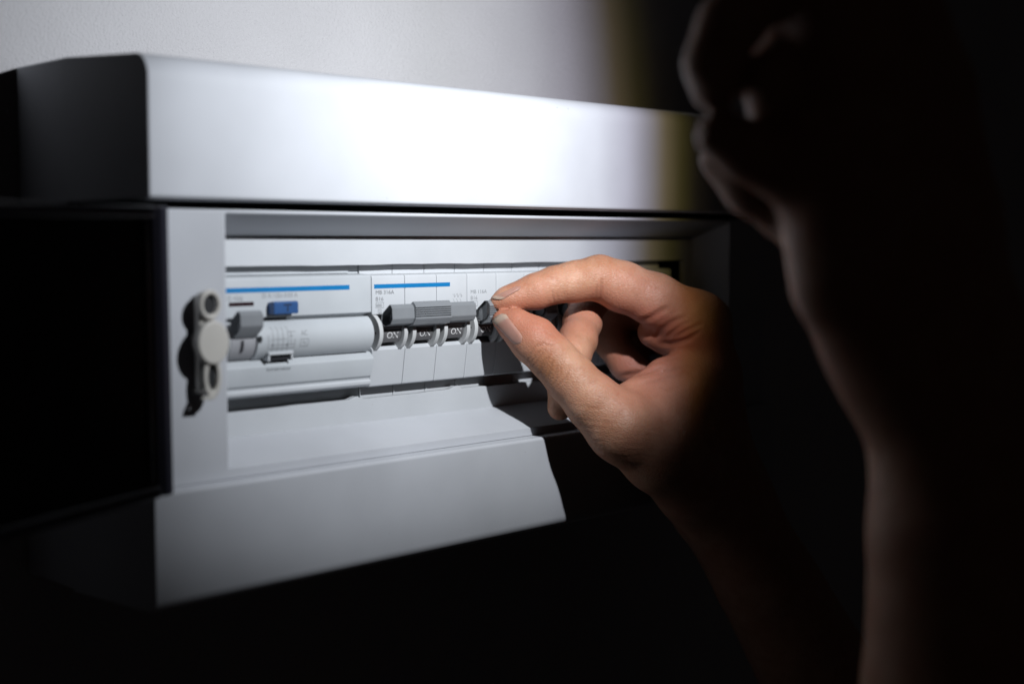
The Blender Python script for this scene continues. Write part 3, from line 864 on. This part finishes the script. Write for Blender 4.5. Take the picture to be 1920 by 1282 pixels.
def nail(quad, bulge, fld_, parent, ns=22, nt=16, thick=0.45, free=0.11, zstart=0.55):
    """quad: tip-left, tip-right, root-right, root-left in view; grown from the skin under it"""
    q = [np.array(p, float) for p in quad]
    pts = []; tn = []
    for i in range(ns + 1):
        for j in range(nt + 1):
            s, t = i / ns, j / nt
            # rounded root and gently curved free edge
            ss = s
            e = (2 * t - 1)
            s2 = ss * (1 - 0.16 * e * e * ss) + (1 - ss) * 0.07 * e * e
            p = (1 - s2) * ((1 - t) * q[0] + t * q[1]) + s2 * ((1 - t) * q[3] + t * q[2])
            pts.append(p); tn.append(1.0 - min(1, max(0, (s - free + 0.05 * e * e) / 0.05)))
    pts = np.array(pts)
    R = np.array([ray(x, y) for x, y in pts]); R /= np.linalg.norm(R, axis=1, keepdims=True)
    dist = np.full(len(pts), zstart)
    for _ in range(60):
        dd = fld_.sample(CAM + R * dist[:, None])
        dist += np.clip(dd, -0.002, 0.004) * 0.8
    P = CAM + R * dist[:, None]
    # one smooth shell through the traced points
    P = P.reshape(ns + 1, nt + 1, 3)
    for _ in range(4):
        Q = P.copy()
        Q[1:-1, :] = (P[:-2, :] + 2 * P[1:-1, :] + P[2:, :]) / 4
        P = Q.copy()
        Q[:, 1:-1] = (P[:, :-2] + 2 * P[:, 1:-1] + P[:, 2:]) / 4
        P = Q
    G = fld_.grad(P.reshape(-1, 3)).reshape(P.shape)
    s = np.linspace(0, 1, ns + 1)[:, None]; t = np.linspace(0, 1, nt + 1)[None, :]
    edge = np.minimum(np.minimum(t, 1 - t) * 5, 1) * np.minimum((1 - s) * 5, 1)
    off = (-0.10 + (bulge + 0.10) * edge ** 0.6) * MM
    P = P + G * off[..., None]
    # free edge stands past the skin
    tip = P[0] - P[2]
    P[0] += tip * 0.9; P[1] += tip * 0.4
    V2 = P.reshape(-1, 3)
    Vb = V2 - G.reshape(-1, 3) * thick * MM
    nv = len(V2)
    Fc = []
    w = nt + 1
    for i in range(ns):
        for j in range(nt):
            a = i * w + j
            Fc.append((a, a + 1, a + w + 1, a + w)); Fc.append((nv + a, nv + a + w, nv + a + w + 1, nv + a + 1))
    bd = [j for j in range(w)] + [i * w + nt for i in range(1, ns + 1)] + [ns * w + j for j in range(nt - 1, -1, -1)] + [i * w for i in range(ns - 1, 0, -1)]
    for a, b in zip(bd, bd[1:] + bd[:1]): Fc.append((a, nv + a, nv + b, b))
    tt = np.array(tn); tone_ = np.stack([tt, tt * 0, tt * 0], 1)
    o = body_mesh('fingernail', np.concatenate([V2, Vb]), np.array(Fc), np.concatenate([tone_, tone_]), NAIL, parent)
    bm = bmesh.new(); bm.from_mesh(o.data); bmesh.ops.recalc_face_normals(bm, faces=bm.faces); bm.to_mesh(o.data); bm.free()
    return o
nail([(923, 604), (949, 589), (985, 636), (969, 652)], 0.55, fld, hand)
nail([(921, 558), (944, 561), (980, 540), (974, 533)], 0.5, fld, hand)

# --- the other hand (left hand, seen from its back, holding the torch) with forearm
def fist():
    lo = np.minimum(D(1250, -260, .36), D(2200, 1500, 0.380)) - 0.05
    pts = {
        'palm': L3([(1580, -30, 0.375, 15), (1600, 160, 0.390, 20), (1640, 380, 0.395, 20), (1720, 640, 0.400, 22)]),
        'palm2': L3([(1650, -20, 0.385, 15), (1690, 180, 0.405, 20), (1740, 420, 0.405, 20), (1780, 660, 0.405, 20)]),
        'heel': L3([(1562, 330, 0.385, 14), (1590, 470, 0.390, 16), (1588, 530, 0.390, 14.5), (1640, 590, 0.393, 15.5), (1690, 650, 0.395, 16)]),
        'fa': L3([(1560, -60, 0.382, 11), (1430, -20, 0.378, 9.0), (1365, 50, 0.377, 8.2), (1338, 120, 0.378, 7.6), (1340, 165, 0.382, 6.6)]),
        'fb': L3([(1560, 380, 0.390, 12), (1470, 312, 0.384, 9), (1400, 282, 0.381, 8), (1352, 255, 0.381, 7)]),
        'fc': L3([(1560, 120, 0.392, 11), (1500, 95, 0.387, 9), (1452, 148, 0.385, 8.5), (1452, 215, 0.388, 7)]),
        'fd': L3([(1570, 445, 0.405, 11), (1485, 398, 0.402, 8.5), (1412, 350, 0.400, 8), (1357, 297, 0.402, 6.8)]),
        'fe': L3([(1650, -60, 0.380, 10), (1570, -130, 0.372, 8), (1515, -110, 0.370, 7.5), (1505, -50, 0.372, 6.5)]),
        'arm': L3([(1720, 640, 0.400, 22), (1778, 800, 0.400, 22), (1800, 1000, 0.400, 25), (1810, 1300, 0.400, 28), (1810, 1500, 0.400, 30)]),
        'arm2': L3([(1790, 660, 0.415, 21), (1850, 900, 0.420, 24), (1890, 1300, 0.420, 28), (1890, 1500, 0.420, 30)]),
    }
    allq = np.concatenate([np.array([p for p, r in v]) for v in pts.values()])
    f = Field(allq.min(0) - 0.036, allq.max(0) + 0.036, 0.0016)
    for kx in ('palm', 'palm2', 'heel', 'arm', 'arm2'): f.add(pts[kx], 0.012)
    f.add(pts['fa'], 0.008, D(1560, -60, 0.382), 0.03)
    f.add(pts['fb'], 0.008, D(1560, 380, 0.390), 0.025)
    f.add(pts['fc'], 0.008, D(1560, 120, 0.398), 0.03)
    f.add(pts['fd'], 0.008, D(1570, 445, 0.405), 0.025)
    f.add(pts['fe'], 0.008, D(1650, -60, 0.380), 0.03)
    v, fc = f.mesh()
    v = smooth(v, fc, 3)
    return body_mesh('hand', v, fc, np.zeros((len(v), 3)), SKIN), f
h2, fld2 = fist()
h2['label'] = 'dark raised hand and forearm in shadow, closed round the torch'
h2['category'] = 'hand'

# the torch itself, gripped behind the dark fist
torch = thing('torch', 'small black torch held in the shadowed fist, its beam on the board', 'torch', tuple(LAMP))
ax = Vector(AIM).normalized()
def lathe(name, prof, m, parent):
    bm = bmesh.new()
    n = 32
    rings = []
    for s, r in prof:
        rings.append([bm.verts.new((r * MM * math.cos(2 * math.pi * i / n), r * MM * math.sin(2 * math.pi * i / n), s * MM)) for i in range(n)])
    for a, b in zip(rings, rings[1:]):
        for i in range(n): bm.faces.new((a[i], a[(i + 1) % n], b[(i + 1) % n], b[i]))
    bm.faces.new(rings[0]); bm.faces.new(rings[-1])
    bm.transform(Matrix.Translation(Vector(LAMP)) @ ax.to_track_quat('Z', 'Y').to_matrix().to_4x4())
    return from_bm(name, bm, m, parent, 0.3)
lathe('barrel', [(-86, 9), (-84, 10.5), (-30, 10.5), (-26, 12.5), (-12, 13), (-6, 13.4), (-4.8, 13.4), (-4.8, 11.5), (-5.4, 11.4)], 'torch', torch)
lathe('lens', [(-5.3, 11.2), (-4.9, 11.2)], 'glass', torch)
lathe('switch', [(-90, 4.5), (-86.1, 4.6)], 'torch', torch)
